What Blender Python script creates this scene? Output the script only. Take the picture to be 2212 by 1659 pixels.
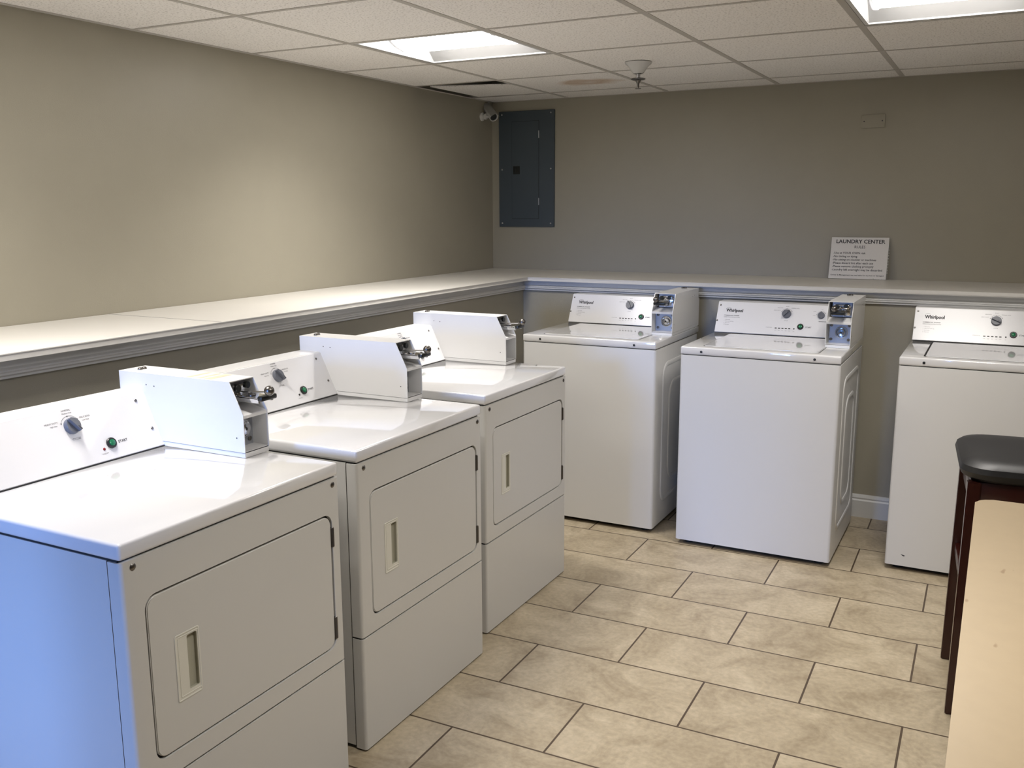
import bpy, bmesh, math, random
from mathutils import Vector, Matrix
random.seed(4)
for o in list(bpy.data.objects): bpy.data.objects.remove(o)
S = bpy.context.scene
COL = S.collection

# ---------------------------------------------------------------- camera
cam_d = bpy.data.cameras.new('camera'); cam = bpy.data.objects.new('camera', cam_d); COL.objects.link(cam)
YAW, PITCH, ROLL, F = -0.482874, -0.186078, -0.0042595, 2013.05
fw = Vector((math.sin(YAW)*math.cos(PITCH), math.cos(YAW)*math.cos(PITCH), math.sin(PITCH)))
r0 = Vector((math.cos(YAW), -math.sin(YAW), 0)); u0 = r0.cross(fw)
rr = r0*math.cos(ROLL)+u0*math.sin(ROLL); uu = -r0*math.sin(ROLL)+u0*math.cos(ROLL)
M = Matrix((rr, uu, -fw)).transposed().to_4x4(); M.translation = Vector((2.95546, -5.37983, 1.53198))
cam.matrix_world = M
cam_d.sensor_width = 36; cam_d.sensor_fit = 'HORIZONTAL'; cam_d.lens = F/2212*36; cam_d.clip_start = .05
S.camera = cam

# ---------------------------------------------------------------- light and exposure
S.view_settings.view_transform = 'Standard'; S.view_settings.look = 'None'
S.view_settings.gamma = 1; S.view_settings.use_curve_mapping = False
S.view_settings.exposure = 0.52
LENS = 11.0          # radiance of the ceiling fixtures' lenses
w = bpy.data.worlds.new('world'); S.world = w; w.use_nodes = True
w.node_tree.nodes['Background'].inputs[0].default_value = (.35, .55, 1, 1)
w.node_tree.nodes['Background'].inputs[1].default_value = .15
FILL_W, FILL_SPREAD = 7.5, 120     # added downward fill from a strip hidden beside each lens
def area(name, loc, target, sx, sy, power, color):
    d = bpy.data.lights.new(name, 'AREA'); d.shape = 'RECTANGLE'; d.size = sx; d.size_y = sy; d.energy = power; d.color = color
    o = bpy.data.objects.new(name, d); COL.objects.link(o); o.location = loc
    o.rotation_euler = (Vector(target)-Vector(loc)).to_track_quat('-Z', 'Y').to_euler(); return o
# skylight outside the glazed door in the wall behind the camera
area('daylight', (1.22, -9.0, 1.35), (1.12, -4.2, .52), .7, 1.1, 5.2, (.21, .41, 1.0)).data.spread = math.radians(25)

# ---------------------------------------------------------------- room numbers
H, HC = 2.192, 1.150
LX, LY = .519, -.586          # faces of the lower walls
EX, EY = .574, -.641          # counter edges
OX, OY, CP = .530, -.281, .6292
XR, YF = 5.2, -7.0            # right wall, wall behind the camera

# ---------------------------------------------------------------- materials
MATS = {}
def mat(name, col=(.8, .8, .8), rough=.5, metal=0, spec=.5, bump=0, bscale=200, bdist=.001, coat=0, emit=None, var=0, vscale=3):
    if name in MATS: return MATS[name]
    m = bpy.data.materials.new(name); m.use_nodes = True; n = m.node_tree.nodes; l = m.node_tree.links
    b = n['Principled BSDF']; b.inputs['Base Color'].default_value = (*col, 1)
    b.inputs['Roughness'].default_value = rough; b.inputs['Metallic'].default_value = metal
    b.inputs['Specular IOR Level'].default_value = spec; b.inputs['Coat Weight'].default_value = coat
    b.inputs['Coat Roughness'].default_value = .05
    tc = n.new('ShaderNodeTexCoord')
    if bump:
        t = n.new('ShaderNodeTexNoise'); t.inputs['Scale'].default_value = bscale; t.inputs['Detail'].default_value = 3
        bp = n.new('ShaderNodeBump'); bp.inputs['Strength'].default_value = bump; bp.inputs['Distance'].default_value = bdist
        l.new(tc.outputs['Object'], t.inputs['Vector']); l.new(t.outputs['Fac'], bp.inputs['Height']); l.new(bp.outputs['Normal'], b.inputs['Normal'])
    if var:
        t2 = n.new('ShaderNodeTexNoise'); t2.inputs['Scale'].default_value = vscale; t2.inputs['Detail'].default_value = 5
        mx = n.new('ShaderNodeMix'); mx.data_type = 'RGBA'
        mx.inputs[6].default_value = (*[c*(1-var) for c in col], 1); mx.inputs[7].default_value = (*[min(1, c*(1+var)) for c in col], 1)
        l.new(tc.outputs['Object'], t2.inputs['Vector']); l.new(t2.outputs['Fac'], mx.inputs[0]); l.new(mx.outputs[2], b.inputs['Base Color'])
    if emit:
        b.inputs['Emission Color'].default_value = (*emit[:3], 1); b.inputs['Emission Strength'].default_value = emit[3]
    MATS[name] = m; return m
WALL = mat('wall_paint', (.37, .345, .275), .38, spec=.4, bump=.35, bscale=260, bdist=.0012, var=.03, vscale=8)
ENAMEL = mat('white_enamel', (.70, .70, .695), .32, spec=.5, bump=.06, bscale=500, bdist=.0004)
DIM_ENAMEL = mat('dimmed_enamel', (.60, .595, .575), .32, spec=.5, bump=.06, bscale=500, bdist=.0004)  # washers' enamel darkened: the dryers' dimmer light is put into the colour
GLOSS = mat('gloss_white_enamel', (.72, .72, .73), .07, spec=.6, coat=.8, bump=.012, bscale=60, bdist=.0006)
COATED = mat('white_powder_coat', (.78, .78, .78), .22, spec=.5)
FASCIA = mat('white_fascia', (.76, .76, .78), .20, spec=.5)
DARK = mat('dark_gap', (.015, .015, .015), .7)
BLACKP = mat('black_plastic', (.012, .014, .013), .35)
KNOB = mat('grey_knob_plastic', (.13, .14, .17), .35)
GREEN = mat('green_button', (.01, .17, .07), .25)
RED = mat('red_lens', (.22, .012, .015), .3)
INK = mat('grey_ink', (.06, .06, .07), .6)
INKD = mat('dark_ink', (.03, .03, .035), .6)
STEEL = mat('screw_steel', (.18, .17, .16), .32, metal=1)
CHROME = mat('chrome', (.72, .73, .76), .10, metal=1)
ZINC = mat('dull_zinc', (.42, .42, .43), .35, metal=.8)
PLATE = mat('grey_lock_plate', (.42, .44, .48), .35, metal=.6)
TRIMW = mat('white_trim_paint', (.66, .66, .65), .35)
COUNTER = mat('counter_paint', (.72, .70, .66), .38, spec=.4, bump=.1, bscale=60, var=.03, vscale=5)
HANDLE = mat('ivory_plastic', (.68, .67, .60), .3)
POCKET = mat('handle_pocket', (.40, .39, .31), .4)
SLATE = mat('slate_enamel', (.060, .078, .094), .35, bump=.1, bscale=120, var=.08)
VINYL = mat('black_vinyl', (.007, .007, .008), .48, bump=.2, bscale=150, bdist=.0006)
MAHOG = mat('mahogany_wood', (.035, .006, .004), .28, coat=.3)
RESIDUE = mat('tape_residue', (.62, .54, .40), .5)
CAMW = mat('camera_plastic', (.72, .71, .67), .4)
RULESM = mat('sign_white', (.74, .72, .70), .4)
GRIDM = mat('grid_white_metal', (.50, .47, .43), .5)
LENSM = mat('lit_lens', (.9, .9, .88), .4, emit=(1.0, .955, .90, LENS))
WING = mat('troffer_reflector', (.62, .62, .62), .45)

def acrylic():
    m = mat('clear_acrylic', (.95, .97, .97), .04); m.node_tree.nodes['Principled BSDF'].inputs['Transmission Weight'].default_value = .92
    m.node_tree.nodes['Principled BSDF'].inputs['IOR'].default_value = 1.49; return m
ACR = acrylic()

def floor_mat():
    m = bpy.data.materials.new('stone_floor_tile'); m.use_nodes = True; n = m.node_tree.nodes; l = m.node_tree.links; b = n['Principled BSDF']
    tc = n.new('ShaderNodeTexCoord'); mp = n.new('ShaderNodeMapping'); mp.vector_type = 'POINT'
    th = -.0115; tx, ty = 1.263, -1.0984
    # row coordinates: u along the long joints, v across them (world -> tile frame)
    mp.inputs['Rotation'].default_value = (0, 0, th); mp.inputs['Location'].default_value = (-tx+.6037*20, -ty+.30185*40, 0)
    l.new(tc.outputs['Object'], mp.inputs['Vector'])
    br = n.new('ShaderNodeTexBrick'); l.new(mp.outputs[0], br.inputs['Vector'])
    br.offset = .5; br.offset_frequency = 2; br.squash = 1
    br.inputs['Scale'].default_value = 1; br.inputs['Brick Width'].default_value = .6037; br.inputs['Row Height'].default_value = .30185
    br.inputs['Mortar Size'].default_value = .0034; br.inputs['Mortar Smooth'].default_value = .1; br.inputs['Bias'].default_value = 0
    br.inputs['Color1'].default_value = (0, 0, 0, 1); br.inputs['Color2'].default_value = (1, 1, 1, 1); br.inputs['Mortar'].default_value = (.5, .5, .5, 1)
    n1 = n.new('ShaderNodeTexNoise'); n1.inputs['Scale'].default_value = 5; n1.inputs['Detail'].default_value = 9; n1.inputs['Roughness'].default_value = .68; n1.inputs['Distortion'].default_value = .9
    # shift the pattern per tile so neighbouring tiles do not continue each other
    ad = n.new('ShaderNodeVectorMath'); ad.operation = 'MULTIPLY_ADD'; ad.inputs[1].default_value = (7, 5, 3)
    l.new(br.outputs['Color'], ad.inputs[0]); l.new(tc.outputs['Object'], ad.inputs[2]); l.new(ad.outputs[0], n1.inputs['Vector'])
    cr = n.new('ShaderNodeValToRGB'); l.new(n1.outputs['Fac'], cr.inputs[0])
    e = cr.color_ramp.elements; e[0].position = .28; e[0].color = (.26, .205, .132, 1); e[1].position = .72; e[1].color = (.52, .445, .325, 1)
    x = e.new(.5); x.color = (.40, .333, .232, 1)
    n3 = n.new('ShaderNodeTexNoise'); n3.inputs['Scale'].default_value = 60; n3.inputs['Detail'].default_value = 4
    l.new(tc.outputs['Object'], n3.inputs['Vector'])
    mm = n.new('ShaderNodeMix'); mm.data_type = 'RGBA'; mm.blend_type = 'OVERLAY'; mm.inputs[0].default_value = .28
    l.new(cr.outputs[0], mm.inputs[6]); l.new(n3.outputs['Fac'], mm.inputs[7])
    mx = n.new('ShaderNodeMix'); mx.data_type = 'RGBA'; l.new(br.outputs['Fac'], mx.inputs[0]); l.new(mm.outputs[2], mx.inputs[6]); mx.inputs[7].default_value = (.075, .05, .03, 1)
    l.new(mx.outputs[2], b.inputs['Base Color'])
    b.inputs['Roughness'].default_value = .42
    bp = n.new('ShaderNodeBump'); bp.inputs['Strength'].default_value = .5; bp.inputs['Distance'].default_value = .0015; bp.invert = True
    l.new(br.outputs['Fac'], bp.inputs['Height']); l.new(bp.outputs[0], b.inputs['Normal']); return m
FLOOR = floor_mat()

def ceil_mat():
    m = bpy.data.materials.new('ceiling_tile_fibre'); m.use_nodes = True; n = m.node_tree.nodes; l = m.node_tree.links; b = n['Principled BSDF']
    b.inputs['Roughness'].default_value = .9; tc = n.new('ShaderNodeTexCoord')
    t = n.new('ShaderNodeTexNoise'); t.inputs['Scale'].default_value = 130; t.inputs['Detail'].default_value = 4; l.new(tc.outputs['Object'], t.inputs['Vector'])
    cr = n.new('ShaderNodeValToRGB'); e = cr.color_ramp.elements; e[0].position = .33; e[0].color = (.60, .57, .53, 1); e[1].position = .46; e[1].color = (.92, .89, .85, 1)
    l.new(t.outputs['Fac'], cr.inputs[0])
    # brown water stain in the tile near the corner, ringed and patchy
    mp = n.new('ShaderNodeMapping'); mp.vector_type = 'POINT'; mp.inputs['Location'].default_value = (-.92, .60, -H); l.new(tc.outputs['Object'], mp.inputs['Vector'])
    nz = n.new('ShaderNodeTexNoise'); nz.inputs['Scale'].default_value = 9; nz.inputs['Detail'].default_value = 4; l.new(tc.outputs['Object'], nz.inputs['Vector'])
    sc = n.new('ShaderNodeVectorMath'); sc.operation = 'MULTIPLY'; sc.inputs[1].default_value = (1, 1.35, 1); l.new(mp.outputs[0], sc.inputs[0])
    ln = n.new('ShaderNodeVectorMath'); ln.operation = 'LENGTH'; l.new(sc.outputs[0], ln.inputs[0])
    ad = n.new('ShaderNodeMath'); ad.operation = 'MULTIPLY_ADD'; ad.inputs[1].default_value = .20; l.new(nz.outputs['Fac'], ad.inputs[0]); l.new(ln.outputs['Value'], ad.inputs[2])
    r2 = n.new('ShaderNodeValToRGB'); l.new(ad.outputs[0], r2.inputs[0]); e = r2.color_ramp.elements
    e[0].position = .06; e[0].color = (.35, .35, .35, 1); e[1].position = .30; e[1].color = (0, 0, 0, 1); k = e.new(.20); k.color = (.75, .75, .75, 1); k = e.new(.24); k.color = (.35, .35, .35, 1)
    mx = n.new('ShaderNodeMix'); mx.data_type = 'RGBA'; l.new(r2.outputs[0], mx.inputs[0]); l.new(cr.outputs[0], mx.inputs[6]); mx.inputs[7].default_value = (.50, .34, .21, 1)
    l.new(mx.outputs[2], b.inputs['Base Color'])
    bp = n.new('ShaderNodeBump'); bp.inputs['Strength'].default_value = .4; bp.inputs['Distance'].default_value = .001
    l.new(t.outputs['Fac'], bp.inputs['Height']); l.new(bp.outputs[0], b.inputs['Normal']); return m
CEIL = ceil_mat()

def table_mat():
    m = mat('beige_laminate', (.37, .29, .185), .36, var=.05, vscale=30); n = m.node_tree.nodes; l = m.node_tree.links; b = n['Principled BSDF']
    src = b.inputs['Base Color'].links[0].from_socket
    t = n.new('ShaderNodeTexNoise'); t.inputs['Scale'].default_value = 26; t.inputs['Detail'].default_value = 3
    mp = n.new('ShaderNodeMapping'); mp.inputs['Scale'].default_value = (1.0, .35, 1); tc = n.new('ShaderNodeTexCoord'); l.new(tc.outputs['Object'], mp.inputs[0]); l.new(mp.outputs[0], t.inputs['Vector'])
    cr = n.new('ShaderNodeValToRGB'); e = cr.color_ramp.elements; e[0].position = .70; e[0].color = (0, 0, 0, 1); e[1].position = .73; e[1].color = (.8, .8, .8, 1); l.new(t.outputs['Fac'], cr.inputs[0])
    mx = n.new('ShaderNodeMix'); mx.data_type = 'RGBA'; l.new(cr.outputs[0], mx.inputs[0]); l.new(src, mx.inputs[6]); mx.inputs[7].default_value = (.22, .15, .08, 1); l.new(mx.outputs[2], b.inputs['Base Color'])
    return m
TABLE = table_mat()

# ---------------------------------------------------------------- mesh helpers
def new(): return bmesh.new()
def box(bm, x0, x1, y0, y1, z0, z1, bev=0, seg=2):
    vs = [bm.verts.new((x, y, z)) for x in (x0, x1) for y in (y0, y1) for z in (z0, z1)]
    q = [(0, 1, 3, 2), (4, 6, 7, 5), (0, 4, 5, 1), (2, 3, 7, 6), (0, 2, 6, 4), (1, 5, 7, 3)]
    fs = [bm.faces.new([vs[i] for i in f]) for f in q]
    if bev:
        es = list({e for f in fs for e in f.edges}); r = bmesh.ops.bevel(bm, geom=es, offset=bev, segments=seg, affect='EDGES', profile=.5)
        return r['faces']
    return fs
def prism(bm, poly, axis, a0, a1):
    """poly of 2-D points, extruded along axis: 'x' -> (y,z), 'y' -> (x,z), 'z' -> (x,y)"""
    def P(p, a): return {'x': (a, p[0], p[1]), 'y': (p[0], a, p[1]), 'z': (p[0], p[1], a)}[axis]
    A = [bm.verts.new(P(p, a0)) for p in poly]; B = [bm.verts.new(P(p, a1)) for p in poly]; n = len(poly)
    bm.faces.new(A); bm.faces.new(B[::-1])
    for i in range(n): bm.faces.new((A[i], B[i], B[(i+1) % n], A[(i+1) % n]))
def lathe(bm, prof, o, axis=(0, 0, 1), seg=24):
    """prof: (radius, distance along axis)"""
    ax = Vector(axis).normalized(); t = ax.orthogonal().normalized(); s = ax.cross(t); o = Vector(o); rings = []
    for r, d in prof:
        if r < 1e-6: rings.append([bm.verts.new(o+ax*d)])
        else: rings.append([bm.verts.new(o+ax*d+(t*math.cos(2*math.pi*i/seg)+s*math.sin(2*math.pi*i/seg))*r) for i in range(seg)])
    for a, b in zip(rings, rings[1:]):
        for i in range(seg):
            j = (i+1) % seg
            if len(a) == 1 and len(b) == 1: continue
            if len(a) == 1: bm.faces.new((a[0], b[i], b[j]))
            elif len(b) == 1: bm.faces.new((a[i], b[0], a[j]))
            else: bm.faces.new((a[i], b[i], b[j], a[j]))
    for R in (rings[0], rings[-1]):
        if len(R) > 1: bm.faces.new(R)
def rod(bm, a, b, r, seg=12):
    a, b = Vector(a), Vector(b); lathe(bm, [(r, 0), (r, (b-a).length)], a, b-a, seg)
def rrect(x0, x1, z0, z1, r, seg=6):
    pts = []
    for cx, cz, a0 in ((x1-r, z1-r, 0), (x0+r, z1-r, 90), (x0+r, z0+r, 180), (x1-r, z0+r, 270)):
        for k in range(seg+1):
            a = math.radians(a0+90*k/seg); pts.append((cx+r*math.cos(a), cz+r*math.sin(a)))
    return pts
def plate(bm, outline, holes, y0, y1, axis='y'):
    """sheet with holes between a0 and a1 along axis"""
    def P(p, a): return {'x': (a, p[0], p[1]), 'y': (p[0], a, p[1]), 'z': (p[0], p[1], a)}[axis]
    loops = [outline]+holes; V0 = []; V1 = []
    for V, a in ((V0, y0), (V1, y1)):
        E = []
        for lp in loops:
            vs = [bm.verts.new(P(p, a)) for p in lp]; V.append(vs)
            E += [bm.edges.new((vs[i], vs[(i+1) % len(vs)])) for i in range(len(vs))]
        bmesh.ops.triangle_fill(bm, use_beauty=True, use_dissolve=False, edges=E)
    for a, b in zip(V0, V1):
        for i in range(len(a)):
            j = (i+1) % len(a)
            try: bm.faces.new((a[i], a[j], b[j], b[i]))
            except ValueError: pass
def ridge(bm, pts, face_y_or_x, r, axis='x', closed=True, flat=.5):
    """half-round bead following pts on a plane (axis = plane normal axis)"""
    n = len(pts); S_ = 6; rings = []
    for i in range(n):
        p = Vector(pts[i]); a = Vector(pts[(i-1) % n]) if (closed or i > 0) else p; b = Vector(pts[(i+1) % n]) if (closed or i < n-1) else p
        t = (b-a).normalized(); nn = Vector((-t.y, t.x)); ring = []
        for k in range(S_+1):
            ang = math.pi*k/S_; q = p+nn*(r*math.cos(ang)); h = r*flat*math.sin(ang)
            ring.append(bm.verts.new((face_y_or_x+h, q.x, q.y) if axis == 'x' else (q.x, face_y_or_x-h, q.y)))
        rings.append(ring)
    m = n if closed else n-1
    for i in range(m):
        a, b = rings[i], rings[(i+1) % n]
        for k in range(S_): bm.faces.new((a[k], a[k+1], b[k+1], b[k]))
def obj(name, bm, m, parent=None, smooth=True, loc=None, label=None):
    bmesh.ops.recalc_face_normals(bm, faces=bm.faces)
    me = bpy.data.meshes.new(name); bm.to_mesh(me); bm.free(); me.materials.append(m)
    if smooth:
        for p in me.polygons: p.use_smooth = True
        try: me.set_sharp_from_angle(angle=math.radians(32))
        except Exception: pass
    o = bpy.data.objects.new(name, me); COL.objects.link(o)
    if parent: o.parent = parent
    if loc: o.location = loc
    if label: o['label'] = label
    return o
def thing(name, label, cat, loc=(0, 0, 0), rz=0, group=None):
    o = bpy.data.objects.new(name, None); COL.objects.link(o); o.empty_display_size = .1; o.location = loc; o.rotation_euler = (0, 0, rz)
    o['label'] = label; o['category'] = cat
    if group: o['group'] = group
    return o
def tag(o, label, cat, group=None):
    o['label'] = label; o['category'] = cat
    if group: o['group'] = group
    return o
def struct(name, bm, m, **k):
    o = obj(name, bm, m, **k)
    if not o.parent: o['kind'] = 'structure'
    return o
def text_into(bm, s, size, origin, ux, uy, align='LEFT', bold=0, wscale=1.0, lift=.0003, shear=0):
    """flat lettering laid on a plane at origin with axes ux, uy"""
    c = bpy.data.curves.new('lettering', 'FONT'); c.body = s; c.size = size; c.align_x = align; c.offset = bold*size; c.resolution_u = 2; c.shear = shear
    t = bpy.data.objects.new('lettering', c); COL.objects.link(t)
    dg = bpy.context.evaluated_depsgraph_get(); me = bpy.data.meshes.new_from_object(t.evaluated_get(dg))
    ux, uy = Vector(ux), Vector(uy); n = ux.cross(uy).normalized(); o = Vector(origin)+n*lift
    vs = [bm.verts.new(o+ux*(v.co.x*wscale)+uy*v.co.y) for v in me.vertices]
    for p in me.polygons:
        try: bm.faces.new([vs[i] for i in p.vertices])
        except ValueError: pass
    bpy.data.objects.remove(t); bpy.data.curves.remove(c); bpy.data.meshes.remove(me)

# ---------------------------------------------------------------- room shell
b = new(); box(b, -.1, XR+.1, YF-.1, .1, -.12, 0); struct('floor', b, FLOOR, smooth=False)
b = new(); box(b, -.12, 0, YF-.12, .12, 0, H+.35); struct('wall_left', b, WALL, smooth=False)
b = new(); box(b, 0, XR, 0, .12, 0, H+.35); struct('wall_back', b, WALL, smooth=False)
b = new(); box(b, XR, XR+.12, YF-.12, .12, 0, H+.35); struct('wall_right', b, WALL, smooth=False)
DX0, DX1, DZ = .75, 2.15, 2.08
b = new(); box(b, 0, DX0, YF-.12, YF, 0, H+.35); box(b, DX1, XR, YF-.12, YF, 0, H+.35); box(b, DX0, DX1, YF-.12, YF, DZ, H+.35)
struct('wall_front', b, WALL, smooth=False)
b = new()
for x0, x1, z0, z1 in ((DX0, DX0+.06, 0, DZ), (DX1-.06, DX1, 0, DZ), (DX0+.06, DX1-.06, DZ-.06, DZ), (DX0+.06, DX1-.06, 0, .10), (1.42, 1.48, .10, DZ-.06)):
    box(b, x0, x1, YF-.08, YF-.03, z0, z1, .004)
struct('door_1', b, TRIMW)
# furred-out lower walls that carry the counter
b = new(); box(b, 0, LX, YF, 0, 0, HC-.02); struct('wall_left_lower', b, WALL, smooth=False)
b = new(); box(b, LX, XR, LY, 0, 0, HC-.02); struct('wall_back_lower', b, WALL, smooth=False)
def base_prof(): return [(0, 0), (.016, 0), (.016, .085), (.011, .092), (.013, .100), (.008, .112), (0, .115)]
b = new(); prism(b, [(LY-p[0], p[1]) for p in base_prof()], 'x', LX, XR); struct('baseboard_back', b, TRIMW)
b = new(); prism(b, [(LX+p[0], p[1]) for p in base_prof()], 'y', YF, LY-.016); struct('baseboard_left', b, TRIMW)

# counter: one L-shaped ledge top with a moulding under its edge
ct = thing('ledge_counter', 'white painted L-shaped ledge counter running along the left and back walls', 'counter', (0, 0, HC))
b = new(); prism(b, [(0, 0), (0, YF), (EX, YF), (EX, EY), (XR, EY), (XR, 0)], 'z', -.020, 0)
bmesh.ops.bevel(b, geom=[e for e in b.edges if abs(e.verts[0].co.z-e.verts[1].co.z) < 1e-6], offset=.003, segments=2, affect='EDGES')
obj('counter_top', b, COUNTER, ct, smooth=False)
mp = [(0, -.020), (.012, -.020), (.012, -.046), (.017, -.049), (.024, -.051), (.027, -.055), (.024, -.059), (.024, -.064), (.019, -.067), (.015, -.070), (.015, -.076), (0, -.076)]
b = new(); prism(b, [(LY-p[0], p[1]) for p in mp], 'x', LX+.0, XR); prism(b, [(LX+p[0], p[1]) for p in mp], 'y', YF, LY)
obj('edge_moulding', b, TRIMW, ct)
b = new(); box(b, .002, EX-.002, -3.001, -2.9995, .0002, .0005)
obj('butt_seam', b, INK, ct)

# ---------------------------------------------------------------- ceiling
cells = []
NX = 8; NY = 12
def cell(i, j):
    x0 = 0 if i < 0 else OX+CP*i; x1 = OX if i < 0 else min(XR, OX+CP*(i+1))
    y1 = 0 if j < 0 else OY-CP*j; y0 = OY if j < 0 else max(YF, OY-CP*(j+1))
    return x0, x1, y0, y1
FIX = {(0, 2), (3, 2), (0, 5), (3, 5)}
LOOSE = (-1, 0)
b = new()
for i in range(-1, NX):
    for j in range(-1, NY):
        if (i, j) in FIX or (i, j) == LOOSE: continue
        x0, x1, y0, y1 = cell(i, j)
        if x1-x0 < .02 or y1-y0 < .02 or x0 >= XR or y1 <= YF: continue
        box(b, x0+.004, x1-.004, y0+.004, y1-.004, H+.001, H+.016)
struct('ceiling', b, CEIL, smooth=False)
b = new()
for i in range(0, NX):
    x = OX+CP*i
    if x < XR: box(b, x-.012, x+.012, YF, 0, H-.0005, H+.002); box(b, x-.002, x+.002, YF, 0, H+.002, H+.04)
for j in range(0, NY):
    y = OY-CP*j
    if y > YF: box(b, 0, XR, y-.009, y+.009, H-.001, H+.0015); box(b, 0, XR, y-.002, y+.002, H+.002, H+.035)
for x0, x1, y0, y1 in ((0, .022, YF, 0), (XR-.022, XR, YF, 0), (0, XR, -.012, 0), (0, XR, YF, YF+.022)):
    box(b, x0, x1, y0, y1, H-.0014, H+.001)
struct('trim_1', b, GRIDM, smooth=False)['label'] = 'painted metal ceiling grid'
b = new(); box(b, -.1, XR+.1, YF-.1, .1, H+.30, H+.36); struct('ceiling_slab', b, DARK, smooth=False)  # near-black: the unlit plenum's darkness is put into its colour
x0, x1, y0, y1 = cell(*LOOSE)
b = new(); prism(b, [(x0+.075, y1-.02), (x1-.004, y1-.004), (x1-.004, y0+.20), (x1-.08, y0+.19), (x0+.20, y0+.12), (x0+.075, y0+.07)], 'z', 0, .006)
o = tag(obj('ceiling_tile', b, CEIL, smooth=False), 'loose ceiling tile with dark gaps at the left wall near the corner', 'ceiling tile')
o.location = (0, 0, H+.0015)

def fixture(i, j, label, group):
    x0, x1, y0, y1 = cell(i, j); cx, cy = (x0+x1)/2, (y0+y1)/2; h = CP/2-.013
    t = thing('ceiling_light', label, 'ceiling light', (cx, cy, H), 0, group)
    b = new(); plate(b, [(-h, -h), (h, -h), (h, h), (-h, h)], [[(-h+.014, -h+.014), (h-.014, -h+.014), (h-.014, h-.014), (-h+.014, h-.014)]], .0006, .006, 'z')
    obj('frame', b, WING, t, smooth=False)
    k = h-.014; D = .075; hw = .168
    for s in (-1, 1):
        prof = []
        for q in range(11):
            a = q/10; prof.append((k-(k-hw)*a, .006+D*math.sin(a*math.pi/2)))
        b = new(); prev = None
        for p, z in prof:
            cur = [b.verts.new((x, s*p, z)) for x in (-k, k)]
            if prev: b.faces.new((prev[0], prev[1], cur[1], cur[0]))
            prev = cur
        bmesh.ops.solidify(b, geom=b.faces[:], thickness=.001)
        obj('reflector', b, WING, t)
        b = new(); box(b, s*k-.001 if s > 0 else -k-.001, s*k+.001 if s > 0 else -k+.001, -k, k, .006, .006+D+.004); obj('end_plate', b, WING, t, smooth=False)
    b = new(); prof = [(hw*math.cos(math.pi*q/16), .006+D-(D-.000)*math.sin(math.pi*q/16)) for q in range(17)]
    rows = [[b.verts.new((x, y, z)) for x in (-k+.045, k-.045)] for y, z in prof]
    for a, c in zip(rows, rows[1:]): b.faces.new((a[0], a[1], c[1], c[0]))
    for s in (0, 1): b.faces.new([r[s] for r in rows])
    obj('lens', b, LENSM, t)
    d = bpy.data.lights.new('hidden_fill_strip', 'AREA'); d.shape = 'RECTANGLE'; d.size = 2*k-.06; d.size_y = .055; d.energy = FILL_W; d.color = (1, .955, .90); d.spread = math.radians(FILL_SPREAD)  # added fill light, unseen behind the near lip, to throw more light down
    lo = bpy.data.objects.new('hidden_fill_strip', d); COL.objects.link(lo); lo.parent = t; lo.location = (0, -.243, .028)
    for s in (-1, 1):
        b = new(); prev = None; xx = s*(k-.050)
        for y, z in [((hw+.002)*math.cos(math.pi*q/16), .006+D-(D+.002)*math.sin(math.pi*q/16)) for q in range(17)]:
            cur = [b.verts.new((xx-.007, y, z-.003)), b.verts.new((xx+.007, y, z-.003))]
            if prev: b.faces.new((prev[0], prev[1], cur[1], cur[0]))
            prev = cur
        bmesh.ops.solidify(b, geom=b.faces[:], thickness=.001)
        obj('lens_band', b, ZINC, t)
    return t
FL = {(0, 2): 'lit square recessed ceiling light nearest the left wall and grey panel',
      (3, 2): 'lit square recessed ceiling light at the top right corner of the photo'}
for ij in sorted(FIX): fixture(*ij, FL.get(ij, 'lit square recessed ceiling light behind the camera'), None if ij in FL else 'ceiling lights behind the camera')

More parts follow.
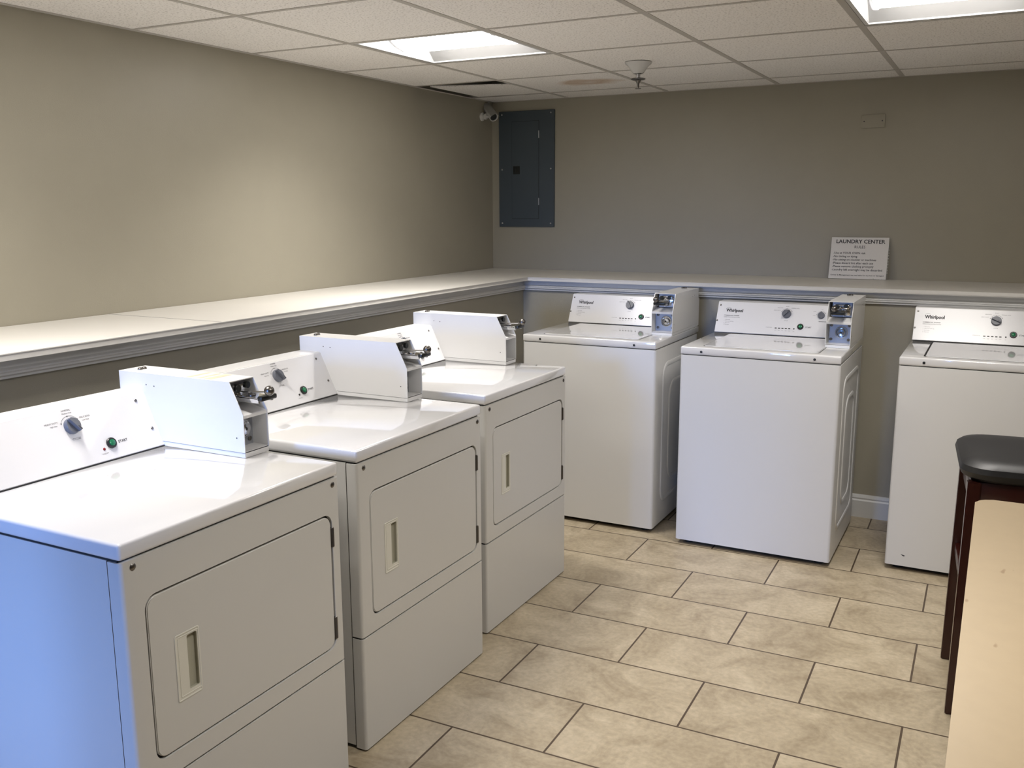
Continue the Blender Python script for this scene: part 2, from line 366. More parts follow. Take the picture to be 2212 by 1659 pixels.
# ---------------------------------------------------------------- machines
def console(root, z, kind, W, cx0, temp=False):
    """slanted control console; z = lid top, local front at y=0, depth +y"""
    par = None
    y0, y1, yb, hh = .532, .602, .690, .148
    b = new()
    prism(b, [(y0, z+.0015), (y1, z+hh), (y1+.012, z+hh+.001), (yb, z+hh+.001), (yb, z+.0015)], 'x', .004, W-.004)
    bmesh.ops.bevel(b, geom=b.edges[:], offset=.0025, segments=2, affect='EDGES')
    c = obj('console', b, COATED, root)
    sv = Vector((0, y1-y0, hh-.0)).normalized(); nv = Vector((0, -sv.z, sv.y)); ux = Vector((1, 0, 0)); O = Vector((0, y0, z+.0015))
    L = math.hypot(y1-y0, hh)
    def P(u, v, d=0): return O+ux*u+sv*(v/hh*L)+nv*d
    # fascia sheet
    b = new(); c8 = []
    for d in (0, .0016):
        c8.append([b.verts.new(P(u, v, d)) for u, v in ((.006, .003), (W-.006, .003), (W-.006, hh-.004), (.006, hh-.004))])
    for f in (c8[0], c8[1]): b.faces.new(f)
    for i in range(4): b.faces.new((c8[0][i], c8[0][(i+1) % 4], c8[1][(i+1) % 4], c8[1][i]))
    obj('fascia', b, FASCIA, c, smooth=False)
    T = .0017
    def txt(bm, s, size, u, v, align='LEFT', **k):
        own = bm is None
        if own: bm = new()
        text_into(bm, s, size, P(u, v, T), ux, sv, align, **k)
        if own: obj('lettering', bm, INK, c, smooth=False)
    # dark strip set in as the shadow under the console
    b = new(); box(b, .006, W-.006, y0-.0012, y0+.02, z+.0003, z+.0022); obj('base_gap', b, DARK, c, smooth=False)
    lx = W-.686
    if kind == 'washer':
        scs = [(.017, .129), (.010, .056)]; kn = (.343, .100); st = (.415, .045)
    else:
        scs = [(.563, .127), (.580, .050), (.017, .129), (.010, .056)]; kn = (.351, .101); st = (.441, .040)
    for u, v in scs:
        b = new(); lathe(b, [(.0042, 0), (.0042, .001), (.003, .0024), (0, .003)], P(u, v, T), nv, 14); obj('screw', b, STEEL, c)
    def dial(u, v, r, ang):
        b = new(); o = P(u, v, T); lathe(b, [(r, 0), (r*.98, .009), (r*.9, .012), (0, .012)], o, nv, 32)
        k = obj('cycle_knob', b, KNOB, c)
        d = ux*math.sin(ang)+sv*math.cos(ang); e = nv.cross(d); b = new()
        pts = [(-r*.97, -.0045), (r*.97, -.0035), (r*.97, .0035), (-r*.97, .0045)]
        lo = [b.verts.new(o+d*p+e*q+nv*.011) for p, q in pts]; hi = [b.verts.new(o+d*p*.96+e*q*.8+nv*.022) for p, q in pts]
        b.faces.new(hi)
        for i in range(4): b.faces.new((lo[i], lo[(i+1) % 4], hi[(i+1) % 4], hi[i]))
        obj('pointer_grip', b, KNOB, c)
        b = new(); q0 = o+d*r*.62+nv*.0223; vs = [b.verts.new(q0+d*p+e*q) for p, q in ((-.006, -.001), (.007, -.001), (.007, .001), (-.006, .001))]; b.faces.new(vs); obj('pointer_mark', b, INKD, c)
    dial(kn[0], kn[1], .0215, temp if isinstance(temp, float) else .8)
    b = new(); lathe(b, [(.0145, 0), (.0145, .004), (.0125, .006), (.0095, .006), (.0095, .0035), (0, .0035)], P(*st, T), nv, 28); obj('button_bezel', b, BLACKP, c)
    b = new(); lathe(b, [(.0088, .0030), (.0088, .0065), (.006, .0080), (0, .0085)], P(*st, T), nv, 24); obj('start_button', b, GREEN, c)
    # lettering
    if kind == 'washer':
        txt(None, 'START', .0095, st[0]+.023, st[1]-.004, bold=.02)
        txt(None, 'CYCLE STATUS', .0045, .252, .034)
        for k, s in enumerate(('WASH', 'RINSE', 'SPIN', 'LOCK', 'DONE')): txt(None, s, .0034, .3005+.016*k, .022, 'CENTER')
        txt(None, 'ADD', .0034, .386, .021, 'CENTER')
        txt(None, 'HEAVY DUTY', .0052, .312, .114, 'RIGHT'); txt(None, 'DELICATES', .0052, .322, .126, 'RIGHT'); txt(None, 'BULKY', .0052, .344, .133, 'CENTER')
        txt(None, 'NORMAL COLD', .0052, .362, .126); txt(None, 'CYCLE', .0058, .343, .068, 'CENTER')
        txt(None, 'COMMERCIAL WASHER', .0062, .041, .080, bold=.02, wscale=1.15); txt(None, 'OPERATING INSTRUCTIONS', .0056, .041, .072, wscale=1.1)
        for k, s in enumerate(('1   Add laundry', '2   Select cycle, add soap', '3   Insert coins', '4   Press start')): txt(None, s, .0048, .044, .060-.0075*k)
    else:
        txt(None, 'START', .0098, st[0]+.022, st[1]-.004, bold=.02)
        txt(None, 'HEAVY DUTY', .0062, .318, .114, 'RIGHT'); txt(None, 'High Heat', .0050, .314, .107, 'RIGHT')
        txt(None, 'NORMAL', .0062, .351, .138, 'CENTER'); txt(None, 'Medium Heat', .0050, .351, .1315, 'CENTER')
        txt(None, 'DELICATES', .0062, .381, .115); txt(None, 'Low Heat', .0050, .386, .108)
        txt(None, 'CYCLES', .0070, .352, .068, 'CENTER'); txt(None, 'CYCLE ON', .0040, .414, .018, 'CENTER')
        txt(None, 'COMMERCIAL DRYER', .0070, .041, .080, bold=.02, wscale=1.15); txt(None, 'OPERATING INSTRUCTIONS', .0066, .041, .070, wscale=1.1)
        for k, s in enumerate(('1   Clean lint screen', '2   Select cycle', '3   Insert coins', '4   Press start')): txt(None, s, .0048, .044, .058-.0075*k)
    
    # arc beside the dial with its end dots
    kk = 20
    def arc(u, v, r, a0, a1, wd=.0007):
        b = new(); prev = None
        for q in range(kk+1):
            a = a0+(a1-a0)*q/kk
            cur = [b.verts.new(P(u, v, T+.0004)+ux*(math.sin(a)*R)+sv*(math.cos(a)*R)) for R in (r, r+wd)]
            if prev: b.faces.new((prev[0], prev[1], cur[1], cur[0]))
            prev = cur
        for a in (a0, (a0+a1)/2, a1):
            o = P(u, v, T+.0005)+ux*(math.sin(a)*r)+sv*(math.cos(a)*r); vs = [b.verts.new(o+ux*(.0016*math.cos(g))+sv*(.0016*math.sin(g))) for g in [i*math.pi/4 for i in range(8)]]; b.faces.new(vs)
        obj('dial_arc', b, INKD, c, smooth=False)
    arc(kn[0], kn[1], .0275, -1.15, 1.0)
    if kind == 'washer':
        arc(.504, .100, .0215, -1.4, 1.0)
    if kind == 'washer':
        # temperature dial
        b = new(); o = P(.504, .100, T); lathe(b, [(.0165, 0), (.016, .009), (.015, .011), (0, .011)], o, nv, 28)
        obj('temperature_knob', b, KNOB, c)
        b = new()
        for k_ in ((-.0022, .0022),):
            lo = [b.verts.new(o+ux*p+sv*q+nv*.0105) for p, q in ((-.002, -.0155), (.002, -.0155), (.002, .0155), (-.002, .0155))]; hi = [b.verts.new(v.co+nv*.007) for v in lo]; b.faces.new(hi)
            for i in range(4): b.faces.new((lo[i], lo[(i+1) % 4], hi[(i+1) % 4], hi[i]))
        obj('pointer_grip', b, KNOB, c)
        txt(None, 'TEMPERATURE', .0058, .512, .071, 'CENTER', bold=.02); txt(None, 'WARM', .004, .478, .116, 'RIGHT'); txt(None, 'COLD', .004, .477, .098, 'RIGHT'); txt(None, 'HOT', .004, .506, .1255, 'CENTER'); 
        # five status lamps and a round one
        for k in range(5):
            b = new(); u = .3005+.016*k; lo = [b.verts.new(P(u+du, .0335+dv, T)) for du, dv in ((-.0047, -.0020), (.0047, -.0020), (.0047, .0020), (-.0047, .0020))]; hi = [b.verts.new(v.co+nv*.001) for v in lo]; b.faces.new(hi)
            for i in range(4): b.faces.new((lo[i], lo[(i+1) % 4], hi[(i+1) % 4], hi[i]))
            obj('status_lamp', b, BLACKP, c, smooth=False)
        b = new(); lathe(b, [(.0034, 0), (.0034, .001), (0, .0016)], P(.386, .034, T), nv, 14); obj('ready_lamp', b, BLACKP, c)
    else:
        b = new(); lathe(b, [(.0036, 0), (.0036, .0012), (.002, .0024), (0, .0028)], P(.415, .030, T), nv, 14); obj('indicator_lamp', b, RED if cx0 == 'red' else BLACKP, c, label='red indicator lamp' if cx0 == 'red' else None)
    # maker's wordmark with its small swoosh
    b = new(); txt(b, 'Whirlpool', .0225, .049, .099, bold=.04, wscale=.88)
    prev = None
    for q in range(15):
        a = math.radians(200-q*14); cu = P(.061, .1155, T+.0004)+ux*(.0115*math.cos(a))+sv*(.0040*math.sin(a)); wd = .0004+.0006*math.sin(math.pi*q/14)
        cur = [b.verts.new(cu), b.verts.new(cu+sv*wd)]
        if prev: b.faces.new((prev[0], prev[1], cur[1], cur[0]))
        prev = cur
    obj('logo', b, INKD, c, smooth=False)
    return c

def coin_box(root, z, x0, x1, residue=False, yb=.690):
    """sheet metal coin box on the lid's right end; open pockets in its front"""
    yf, yt = .236, .279; zb, zk, zt = z+.0145, z+.115, z+.200; t = .0022
    # base strip
    b = new(); box(b, x0+.001, x1-.001, yf+.001, yb, z+.0005, zb-.0012, .0008, 1); p0 = None
    prof = [(yf, zb), (yf, zk), (yt, zt), (yb, zt), (yb, zb)]
    b2 = new(); prism(b2, prof, 'x', x0, x0+t); prism(b2, prof, 'x', x1-t, x1)
    box(b2, x0+t, x1-t, yt, yb, zt-t, zt); box(b2, x0+t, x1-t, yb-t, yb, zb, zt-t); box(b2, x0+t, x1-t, yf+.004, yb-t, zb, zb+t)
    c = obj('coin_box', b2, COATED, root, smooth=False)
    obj('base_strip', b, COATED, c)
    b = new(); box(b, x0+.002, x1-.002, yf+.002, yb-.001, zb-.0013, zb+.0002); obj('base_gap', b, DARK, c, smooth=False)
    b = new(); prism(b, [(yf+.001, zk-.002), (yf+.001, zk-.010), (yf+.003, zk-.010), (yf+.003, zk-.002), (yf+.075, zk+.012), (yf+.075, zk+.014), (yf+.003, zk)], 'x', x0+t, x1-t); obj('divider_shelf', b, COATED, c, smooth=False)
    b = new(); box(b, x0+t, x1-t, yf+.055, yf+.057, zb+t, zk-.0); obj('lock_plate', b, PLATE, c, smooth=False)
    for sx in (.016, x1-x0-.016):
        for sz in (.018, .080):
            b = new(); lathe(b, [(.0065, 0), (.0065, .003), (.004, .0045), (0, .005)], (x0+sx, yf+.0549, zb+sz), (0, -1, 0), 14); obj('plate_bolt', b, STEEL, c)
    mx = (x0+x1)/2+.006; mz = zb+.050
    b = new(); lathe(b, [(.027, 0), (.027, .004), (.0235, .007), (.021, .007), (.019, .0035), (.0165, .0035), (.0165, .012), (.014, .015), (.004, .0155), (.004, .011), (0, .011)], (mx, yf+.0549, mz), (0, -1, 0), 32); k = obj('lock_cylinder', b, CHROME, c)
    b = new(); box(b, mx-.0015, mx+.0015, yf+.0392, yf+.0402, mz-.004, mz+.005); obj('keyhole', b, DARK, c, smooth=False)
    # coin mechanism
    b = new(); box(b, x0+.013, x1-.009, yf+.070, yf+.073, zk+.016, zt-t-.001, .0006, 1); obj('meter_plate', b, ZINC, c)
    b = new(); box(b, x0+.018, x1-.014, yf+.056, yf+.069, zk+.024, zt-.020, .003); box(b, x0+.022, x1-.020, yf+.050, yf+.057, zt-.032, zt-.014, .002); obj('coin_slide_housing', b, CHROME, c)
    sl = [(x0+.030, zk+.042), (x0+.078, zk+.042)]
    b = new(); box(b, x0+.024, x0+.080, yf-.030, yf+.058, zk+.040, zk+.0445, .001, 1); box(b, x0+.024, x0+.030, yf-.034, yf+.05, zk+.030, zk+.044, .001, 1); box(b, x0+.074, x0+.080, yf-.034, yf+.05, zk+.030, zk+.044, .001, 1)
    obj('coin_slide', b, CHROME, c)
    b = new(); box(b, x0+.022, x0+.082, yf-.046, yf-.030, zk+.036, zk+.050, .004); obj('slide_handle', b, BLACKP, c)
    for k in range(3):
        b = new(); lathe(b, [(.0095, 0), (.0095, .0015), (.0075, .0022), (0, .0022)], (x0+.036+k*.014, yf+.026-.014*(k % 2), zk+.0446), (0, 0, 1), 16); obj('coin_slot', b, STEEL, c)
    b = new(); rod(b, (x0+.045, yf+.050, zk+.052), (x0+.040, yf-.052, zk+.060), .0024); obj('push_rod', b, CHROME, c)
    b = new(); prof = [(.0135*math.sin(math.pi*i/10), .0135-.0135*math.cos(math.pi*i/10)) for i in range(11)]; prof[0] = (0, 0); prof[-1] = (0, .027)
    lathe(b, prof, (x0+.040, yf-.070, zk+.068), (0, .95, -.3), 20); obj('rod_knob', b, STEEL, c)
    b = new(); lathe(b, [(.011, 0), (.011, .012), (.009, .014), (0, .014)], (x0+.034, yf+.0555, zk+.062), (0, -1, 0), 18); obj('slide_guide', b, BLACKP, c); b = new(); lathe(b, [(.009, 0), (.009, .010), (0, .010)], (x0+.072, yf+.0555, zk+.066), (0, -1, 0), 18); obj('slide_guide', b, BLACKP, c)
    # top fixing studs
    for dx in (.035, .049):
        b = new(); lathe(b, [(.007, 0), (.007, .003), (.005, .006), (0, .007)], (x0+dx, yb-.045, zt), (0, 0, 1), 14); obj('top_stud', b, STEEL, c)
    for yy, zz in ((.585, zt-.032), (.555, zt-.034), (.262, zb+.038)):
        for xx, s in ((x0, -1), (x1, 1)):
            b = new(); lathe(b, [(.0019, 0), (.0019, .0004), (0, .0005)], (xx, yy, zz), (s, 0, 0), 10); obj('side_hole', b, INKD, c, smooth=False)
    if residue:
        for ya, yb_ in ((.44, .425), (.40, .388), (.375, .35)):
            b = new(); box(b, x0+.008, x1-.006, yb_, ya, zt+.0001, zt+.0003)
            obj('tape_residue', b, RESIDUE, c, smooth=False, label='yellowed tape residue')
    return c

WW = .6874; TW = .924; DW = .6815; TD = .892
def washer(label, loc, gap=.0035, knob_angle=.8, wear=False, back=.660):
    r = thing('washing_machine', label, 'washing machine', loc, 0, 'washing machines along the back wall')
    b = new(); D = .66; rim = TW-.035
    prism(b, rrect(0, WW, .001, D, .012, 4), 'z', .022, rim-.003); obj('cabinet', b, ENAMEL, r)
    # pressed ribs in both sides
    for s in (0, 1):
        b = new(); X = WW if s else 0
        for (a0, a1, z0, z1, rad) in ((.12, .56, .13, .80, .06), (.22, .46, .22, .70, .07)):
            pts = rrect(a0, a1, z0, z1, rad, 6)
            n = len(pts); rings = []
            for i in range(n):
                p = Vector(pts[i]); t = (Vector(pts[(i+1) % n])-Vector(pts[i-1])).normalized(); nn = Vector((-t.y, t.x)); ring = []
                for k in range(7):
                    ang = math.pi*k/6; q = p+nn*(.012*math.cos(ang)); h = .0045*math.sin(ang); ring.append(b.verts.new((X+(h if s else -h), q.x, q.y)))
                rings.append(ring)
            for i in range(n):
                for k in range(6): b.faces.new((rings[i][k], rings[i][k+1], rings[(i+1) % n][k+1], rings[(i+1) % n][k]))
        obj('side_pressing', b, ENAMEL, r)
    b = new(); box(b, .006, WW-.006, .010, D-.01, rim-.004, rim+.004); obj('top_gap', b, DARK, r, smooth=False)
    for fx in (.05, WW-.05):
        for fy in (.06, D-.06):
            b = new(); lathe(b, [(.022, 0), (.022, .008), (.010, .012), (.010, .03)], (fx, fy, 0), (0, 0, 1), 16); obj('foot', b, BLACKP, r)
    b = new(); box(b, .02, WW-.02, .03, D-.02, .012, .024); obj('base_pan', b, DARK, r, smooth=False)
    # top panel with a shallow lid well
    b = new(); box(b, 0, WW, 0, .685, rim, TW, .006, 3)
    tp = obj('top_panel', b, GLOSS, r)
    b = new(); ol = rrect(.088, .590, .046, .500, .012, 4); plate(b, ol, [rrect(.088+gap, .590-gap, .046+gap, .500-gap, .010, 4)], TW-.001, TW+.0004, 'z'); obj('lid_gap', b, DARK, r, smooth=False)
    b = new(); prism(b, rrect(.088+gap, .590-gap, .046+gap, .500-gap, .010, 4), 'z', TW-.0005, TW+.0032)
    es = [e for e in b.edges if all(abs(v.co.z-(TW+.0032)) < 1e-5 for v in e.verts)]; bmesh.ops.bevel(b, geom=es, offset=.0028, segments=3, affect='EDGES'); obj('lid', b, GLOSS, r)
    for sx in (.095, .581):
        b = new(); lathe(b, [(.0055, 0), (.0055, .0015), (.004, .003), (0, .0036)], (sx, .0002, TW-.0195), (0, -1, 0), 16); obj('bumper_screw', b, BLACKP, r)
    console(r, TW, 'washer', WW, None, knob_angle)
    coin_box(r, TW, .581, .687, False, back)
    if wear:
        b = new(); pts = [(.062, .074), (.070, .0725), (.078, .071), (.079, .067), (.074, .0655), (.069, .068)]
        vs = [b.verts.new((x, .0006, z)) for x, z in pts]; b.faces.new(vs); obj('chipped_enamel', b, INK, r, smooth=False, label='small grey chip in the enamel')
    return r

def dryer(label, loc, lamp='black', residue=False, knob_angle=.7):
    r = thing('tumble_dryer', label, 'tumble dryer', loc, math.pi/2, 'tumble dryers along the left wall')
    W = DW; rim = TD-.035; D = .68; seam = .346
    b = new(); prism(b, [(.0015, .0395), (W-.0015, .0395), (W-.002, D), (.002, D)], 'z', .012, rim-.003); obj('cabinet', b, DIM_ENAMEL, r, smooth=False)
    b = new(); box(b, .004, W-.004, .012, D-.01, .006, rim+.004); obj('seam_gap', b, DARK, r, smooth=False)
    for fx in (.05, W-.05):
        for fy in (.06, D-.06):
            b = new(); lathe(b, [(.022, 0), (.022, .006), (.010, .008), (.010, .02)], (fx, fy, 0), (0, 0, 1), 16); obj('foot', b, BLACKP, r)
    # front panel with the door opening
    hole = rrect(.050, .648, .395, .765, .030, 6); door = rrect(.0560, .6440, .3990, .7590, .0265, 6)
    b = new()
    z0, z1 = seam+.0035, rim-.004
    plate(b, rrect(.0, W, z0, z1, .0015, 1), [hole], .0085, .0125)
    # rolled front edges
    b2 = new()
    def rolled(bm, z0, z1, holes):
        R = .009; sec = [(0, .0355)]+[(R-R*math.cos(a), R-R*math.sin(a)) for a in [math.pi/2*i/5 for i in range(6)]]
        sec2 = sec+[(W-x, y) for x, y in sec[::-1]]
        vs = [[bm.verts.new((x, y, z)) for x, y in sec2] for z in (z0, z1)]
        m_ = len(sec2)
        for i in range(m_-1):
            if i == len(sec)-1: continue
            bm.faces.new((vs[0][i], vs[0][i+1], vs[1][i+1], vs[1][i]))
        k = len(sec)-1
        lp = [vs[0][k], vs[0][k+1], vs[1][k+1], vs[1][k]]
        E = [bm.edges.get((vs[0][k], vs[1][k])), bm.edges.get((vs[0][k+1], vs[1][k+1])), bm.edges.new((vs[0][k], vs[0][k+1])), bm.edges.new((vs[1][k], vs[1][k+1]))]
        HV = []
        for h in holes:
            hv = [bm.verts.new((p[0], 0, p[1])) for p in h]; HV.append(hv); E += [bm.edges.new((hv[i], hv[(i+1) % len(hv)])) for i in range(len(hv))]
        bmesh.ops.triangle_fill(bm, use_beauty=True, use_dissolve=False, edges=E)
        for hv in HV:
            inn = [bm.verts.new((v.co.x, .011, v.co.z)) for v in hv]
            for i in range(len(hv)): bm.faces.new((hv[i], hv[(i+1) % len(hv)], inn[(i+1) % len(hv)], inn[i]))
        # top and bottom returns
        for row, zz in ((0, z0), (1, z1)):
            bm.faces.new([v for v in vs[row]])
    b.free(); rolled(b2, z0, z1, [hole])
    obj('front_panel', b2, DIM_ENAMEL, r)
    b2 = new(); rolled(b2, .006, seam-.0025, []); obj('lower_panel', b2, DIM_ENAMEL, r)
    # door
    b = new(); hc = rrect(.119, .186, .499, .650, .003, 2)
    def doorplate(bm):
        plate(bm, door, [hc], .0015, .010)
        es = [e for e in bm.edges if all(abs(v.co.y-.0015) < 1e-5 for v in e.verts) and len(e.link_faces) == 2 and any(abs(f.calc_center_median().y-.0015) > 1e-4 for f in e.link_faces) and not (.115 < e.verts[0].co.x < .19 and .49 < e.verts[0].co.z < .655)]
        bmesh.ops.recalc_face_normals(bm, faces=bm.faces)
        bmesh.ops.bevel(bm, geom=es, offset=.002, segments=3, affect='EDGES')
    doorplate(b); dr = obj('door', b, DIM_ENAMEL, r)
    # recessed pull
    b = new(); plate(b, rrect(.119, .186, .499, .650, .003, 2), [rrect(.152, .180, .515, .640, .004, 3)], .0012, .004)
    ridge(b, rrect(.1205, .1845, .5005, .6485, .003, 3), .0012, .0022, 'y'); ridge(b, rrect(.128, .184, .508, .643, .003, 3), .0012, .0016, 'y')
    obj('pull_frame', b, HANDLE, dr, label='ivory plastic pull frame')
    b = new(); box(b, .150, .182, .0105, .0118, .513, .642); box(b, .150, .152, .004, .0105, .513, .642); box(b, .180, .182, .004, .0105, .513, .642); box(b, .152, .180, .004, .0105, .513, .515); box(b, .152, .180, .004, .0105, .640, .642)
    obj('pull_pocket', b, POCKET, dr, smooth=False)
    for hz0, hz1 in ((.672, .726), (.418, .480)):
        b = new(); box(b, .6445, .6535, -.0015, .006, hz0, hz1, .001, 1); rod(b, (.649, -.002, hz0+.003), (.649, -.002, hz1-.003), .0024); obj('hinge', b, STEEL, dr)
    for sx in (.030, .656):
        b = new(); lathe(b, [(.0075, 0), (.0075, .001), (.005, .003), (0, .004)], (sx, 0.0002, .838), (0, -1, 0), 18); obj('front_screw', b, STEEL, r)
    b = new(); box(b, 0, W, 0, .69, rim, TD, .007, 3); obj('top_panel', b, GLOSS, r)
    console(r, TD, 'dryer', W, lamp, knob_angle)
    coin_box(r, TD, .598, .690, residue)
    return r

W1 = washer('white top-loading washing machine in the corner, farthest left of the washers', (.8832, -1.3102, 0), knob_angle=-.5)
W2 = washer('white top-loading washing machine in the middle of the back row', (1.7076, -1.3746, 0), knob_angle=.75)
W3 = washer('white top-loading washing machine behind the black stool, chipped near its base', (2.6069, -1.2650, 0), gap=.0075, knob_angle=2.0, wear=True, back=.620)
D1 = dryer('white tumble dryer nearest the camera, red lamp, tape residue on its coin box', (1.478, -4.2123, 0), 'red', True, 2.6)
D2 = dryer('white tumble dryer in the middle of the left row', (1.4542, -3.4215, 0), 'black', False, 2.6)
D3 = dryer('white tumble dryer farthest back in the left row, beside the corner washer', (1.3958, -2.6064, 0), 'black', False, 2.6)

# ---------------------------------------------------------------- electrical panel
ep = thing('electrical_panel', 'slate grey electrical panel mounted on the back wall by the corner', 'electrical panel', (0, 0, 0))
b = new(); box(b, .055, .443, -.014, 0, 1.418, 2.130, .002, 1); obj('cover', b, SLATE, ep)
b = new(); prism(b, rrect(.150, .337, 1.470, 2.066, .002, 1), 'y', -.0165, -.0138); d = obj('door', b, SLATE, ep, smooth=False)
b = new(); plate(b, rrect(.148, .339, 1.468, 2.068, .002, 1), [rrect(.1502, .3368, 1.4702, 2.0658, .002, 1)], -.0146, -.0139); obj('door_gap', b, DARK, ep, smooth=False)
b = new(); box(b, .158, .206, -.0185, -.0160, 1.745, 1.795, .001, 1); obj('latch_plate', b, BLACKP, d)
b = new(); box(b, .176, .188, -.023, -.0180, 1.755, 1.785, .001, 1); obj('latch', b, BLACKP, d)
for zz in (1.575, 1.985):
    b = new(); rod(b, (.339, -.0175, zz-.022), (.339, -.0175, zz+.022), .0035, 8); obj('hinge', b, ZINC, d)
for sx, sz in ((.078, 1.44), (.420, 1.44), (.078, 1.775), (.420, 1.775), (.420, 2.112), (.078, 2.112)):
    b = new(); lathe(b, [(.0055, 0), (.0055, .001), (.003, .003), (0, .0035)], (sx, -.0138, sz), (0, -1, 0), 12); obj('screw', b, ZINC, ep)

# blank wall plate painted like the wall
bp_ = thing('blank_wall_plate', 'blank rectangular cover plate painted the wall colour, high on the back wall', 'wall plate', (2.289, 0, 1.976))
b = new(); box(b, -.060, .060, -.007, 0, -.034, .034, .003, 2); obj('plate', b, WALL, bp_)
for s in (-1, 1):
    b = new(); lathe(b, [(.0035, 0), (.0035, .0008), (0, .0014)], (s*.045, -.0068, 0), (0, -1, 0), 10); obj('screw', b, INK, bp_)

# ---------------------------------------------------------------- rules sign leaning on the wall
sg = thing('rules_sign', 'white laundry rules sign with black lettering propped on the back counter', 'sign', (2.117, -.062, HC))
lean = math.atan2(.052, .221); sl = Vector((0, math.sin(lean), math.cos(lean))); nn = Vector((0, -math.cos(lean), math.sin(lean))); Xv = Vector((1, 0, 0)); SO = Vector((0, 0, .0015))
def slab(bm, u0, u1, v0, v1, d0, d1):
    lo = [bm.verts.new(SO+Xv*u+sl*v+nn*d0) for u, v in ((u0, v0), (u1, v0), (u1, v1), (u0, v1))]; hi = [bm.verts.new(SO+Xv*u+sl*v+nn*d1) for u, v in ((u0, v0), (u1, v0), (u1, v1), (u0, v1))]
    bm.faces.new(lo); bm.faces.new(hi)
    for i in range(4): bm.faces.new((lo[i], lo[(i+1) % 4], hi[(i+1) % 4], hi[i]))
SW, SH = .293, .225
b = new(); slab(b, 0, SW, 0, SH, 0, .003); obj('sign_board', b, RULESM, sg, smooth=False)
b = new(); slab(b, -.001, SW+.007, 0, SH*.80, -.0075, -.0005); obj('acrylic_back', b, ACR, sg, smooth=False)
for k in range(9):  # chrome beads modelled in place of glints along the acrylic edge
    b = new(); lathe(b, [(0, 0), (.0022, .0015), (0, .003)], SO+Xv*(SW+.0035)+sl*(.035+k*.0155)+nn*(-.001), nn, 8); obj('modelled_glint', b, CHROME, sg)
for u_, v_ in ((.232, .004), (.266, .001)):  # two more beads standing in for glints at the lower edge
    b = new(); lathe(b, [(0, 0), (.0028, .0015), (0, .003)], SO+Xv*u_+sl*v_+nn*.003, nn, 8); obj('modelled_glint', b, CHROME, sg)
def st(s, size, u, v, align='LEFT', **k):
    b = new(); text_into(b, s, size, SO+Xv*u+sl*v+nn*.0032, Xv, sl, align, **k); obj('lettering', b, INKD, sg, smooth=False)
st('LAUNDRY CENTER', .0285, SW/2+.002, .193, 'CENTER', bold=.022, wscale=1.02)
st('RULES', .0205, SW/2+.002, .166, 'CENTER', bold=.005)
for k, s in enumerate(('-Use at YOUR OWN risk', '-No tinting or dying', '-No sitting on counter or machines', '-Please discard lint after each use', '-Please remove clothing promptly', '-Laundry left overnight may be discarded')):
    st(s, .0158, .014, .1345-k*.0182, bold=.012, wscale=.985)
st('Owner & Management are not liable for any lost or damaged', .0098, .010, .0165, bold=.01, wscale=1.12)

# ---------------------------------------------------------------- sprinkler
sp = thing('fire_sprinkler', 'fire sprinkler head with a white cup hanging from the ceiling', 'sprinkler', (1.392, -1.130, H))
b = new(); lathe(b, [(.062, 0), (.060, -.006), (.046, -.018), (.026, -.046), (.022, -.050), (.016, -.050), (.018, -.044), (.035, -.012), (.05, 0)], (0, 0, -.0012), (0, 0, 1), 32); obj('escutcheon', b, TRIMW, sp)
b = new(); rod(b, (0, 0, -.045), (0, 0, -.074), .009); obj('pipe_nipple', b, ZINC, sp)
b = new(); lathe(b, [(0, -.118), (.014, -.118), (.015, -.1165), (.005, -.1145), (.0055, -.098), (.008, -.090), (.013, -.082), (.030, -.078), (.034, -.075), (.032, -.072), (0, -.071)], (0, 0, 0), (0, 0, 1), 24); obj('sprinkler_head', b, STEEL, sp)

# ---------------------------------------------------------------- bullet camera
sc = thing('security_camera', 'white bullet security camera on the left wall above the grey panel', 'security camera', (0, -.10, 2.095))
dv = Vector((.62, -.42, -.50)).normalized(); le = Vector((.082, -.03, -.005)); tail = le-dv*.115
b = new(); lathe(b, [(.024, 0), (.027, .006), (.027, .10), (.0275, .105), (.0275, .120), (.0235, .120), (.022, .112), (0, .112)], tail, dv, 24); obj('housing', b, CAMW, sc)
b = new(); lathe(b, [(.0215, .1125), (.0215, .115), (.012, .1165), (0, .117)], tail, dv, 24); obj('lens_window', b, BLACKP, sc)
b = new(); up = Vector((0, 0, 1)); sd = dv.cross(up).normalized(); upp = sd.cross(dv)
prev = None
for q in range(9):
    a = math.radians(25+130*q/8); off = sd*(math.cos(a)*.031)+upp*(math.sin(a)*.031)
    cur = [b.verts.new(tail+dv*d_+off) for d_ in (-.005, .135)]
    if prev: b.faces.new((prev[0], prev[1], cur[1], cur[0]))
    prev = cur
bmesh.ops.solidify(b, geom=b.faces[:], thickness=.0015); obj('sun_shield', b, CAMW, sc)
b = new(); lathe(b, [(.026, 0), (.026, .008), (.014, .012), (.013, .022), (.018, .024), (.018, .034), (.009, .036), (.009, .062)], (0, -.035, .0), (1, 0, 0), 20); obj('wall_mount', b, CAMW, sc)
b = new(); rod(b, (.055, -.035, 0), tail+dv*.095, .008); obj('arm', b, CAMW, sc)
b = new(); pts = [tail+dv*.003, tail-dv*.02+Vector((-.01, 0, .005)), tail+Vector((-.028, .01, .03)), Vector((.012, .055, .0955))]
for p, q in zip(pts, pts[1:]): rod(b, p, q, .0032, 8)
obj('cable', b, CAMW, sc)

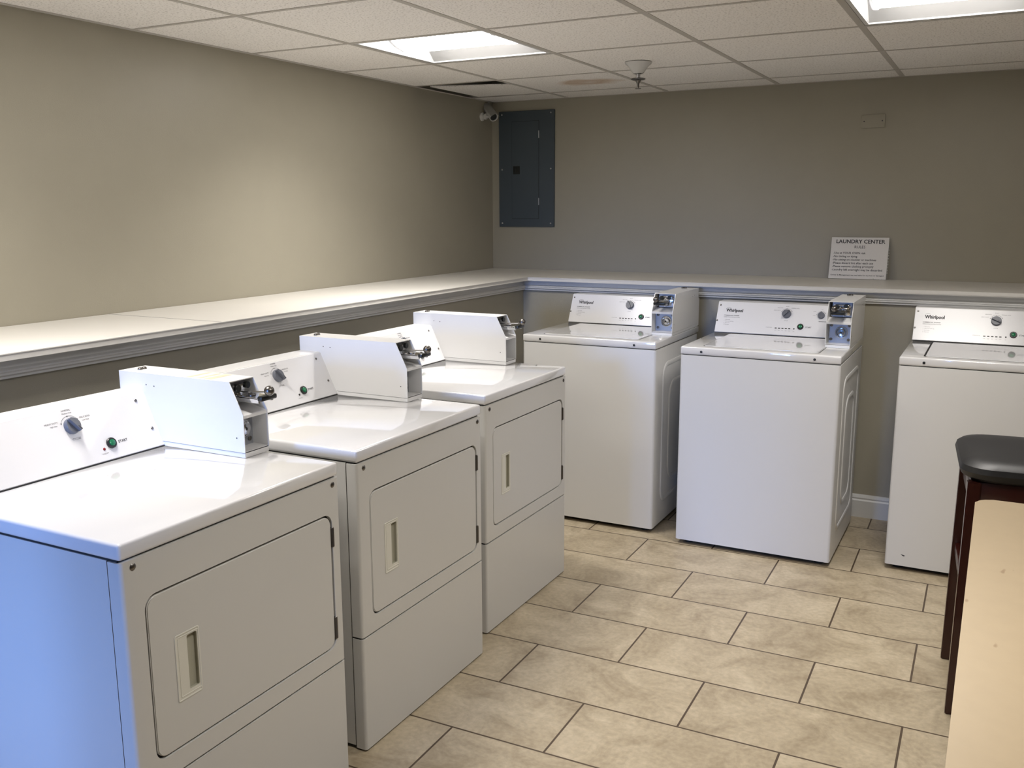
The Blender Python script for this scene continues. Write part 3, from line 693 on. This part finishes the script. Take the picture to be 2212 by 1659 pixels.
# ---------------------------------------------------------------- stool and table
rz = math.atan2(.033, .385)
stl = thing('bar_stool', 'dark mahogany bar stool with a black padded seat beside the beige table', 'stool', (3.100, -2.212, 0), rz)
L_ = .193
for sx in (-1, 1):
    for sy in (-1, 1):
        b = new(); x, y = sx*L_, sy*L_
        lo = [(x-.0165, y-.0165), (x+.0165, y-.0165), (x+.0165, y+.0165), (x-.0165, y+.0165)]
        A = [b.verts.new((p[0], p[1], 0)) for p in lo]; B = [b.verts.new((p[0]-sx*.010+(p[0]-x)*.1, p[1]-sy*.010+(p[1]-y)*.1, .738)) for p in lo]
        b.faces.new(A); b.faces.new(B)
        for i in range(4): b.faces.new((A[i], A[(i+1) % 4], B[(i+1) % 4], B[i]))
        bmesh.ops.bevel(b, geom=b.edges[:], offset=.003, segments=2, affect='EDGES'); obj('leg', b, MAHOG, stl)
for s in (-1, 1):
    b = new(); box(b, -L_+.012, L_-.012, s*(L_-.012)-.011, s*(L_-.012)+.011, .660, .738, .003); obj('seat_rail', b, MAHOG, stl)
    b = new(); box(b, s*(L_-.012)-.011, s*(L_-.012)+.011, -L_+.012, L_-.012, .660, .738, .003); obj('seat_rail', b, MAHOG, stl)
    b = new(); box(b, -L_+.010, L_-.010, s*(L_-.004)-.010, s*(L_-.004)+.010, .215, .245, .003); obj('stretcher', b, MAHOG, stl)
    b = new(); box(b, s*(L_-.006)-.010, s*(L_-.006)+.010, -L_+.010, L_-.010, .395, .425, .003); obj('stretcher', b, MAHOG, stl)
b = new(); rings = []
for z, k, dome in ((.738, .185, 0), (.742, .205, 0), (.752, .218, 0), (.768, .224, 0), (.784, .220, 0), (.795, .208, 0), (.802, .180, 0), (.805, .12, 0), (.806, .05, 0)):
    rings.append([b.verts.new((x, y, z-(.006*(x/.2)**2 if z < .8 else 0)*0)) for x, y in rrect(-k, k, -k, k, min(k*.45, .085), 7)])
for a, c in zip(rings, rings[1:]):
    n = len(a)
    for i in range(n): b.faces.new((a[i], a[(i+1) % n], c[(i+1) % n], c[i]))
b.faces.new(rings[0]); b.faces.new(rings[-1]); obj('seat_cushion', b, VINYL, stl)

tb = thing('high_table', 'beige laminate high table in the foreground at the lower right', 'table', (3.35, -4.0, 0))
b = new(); prism(b, rrect(-.406, .44, -.90, .845, .035, 6), 'z', .868, .900)
bmesh.ops.bevel(b, geom=[e for e in b.edges if abs(e.verts[0].co.z-e.verts[1].co.z) < 1e-6], offset=.003, segments=2, affect='EDGES'); obj('table_top', b, TABLE, tb)
for sx in (-.30, .34):
    for sy in (-.80, .74):
        b = new(); box(b, sx-.03, sx+.03, sy-.03, sy+.03, 0, .868, .004); obj('leg', b, MAHOG, tb)
b = new(); box(b, -.30, .34, -.80, .74, .80, .868, .003); obj('apron', b, MAHOG, tb)
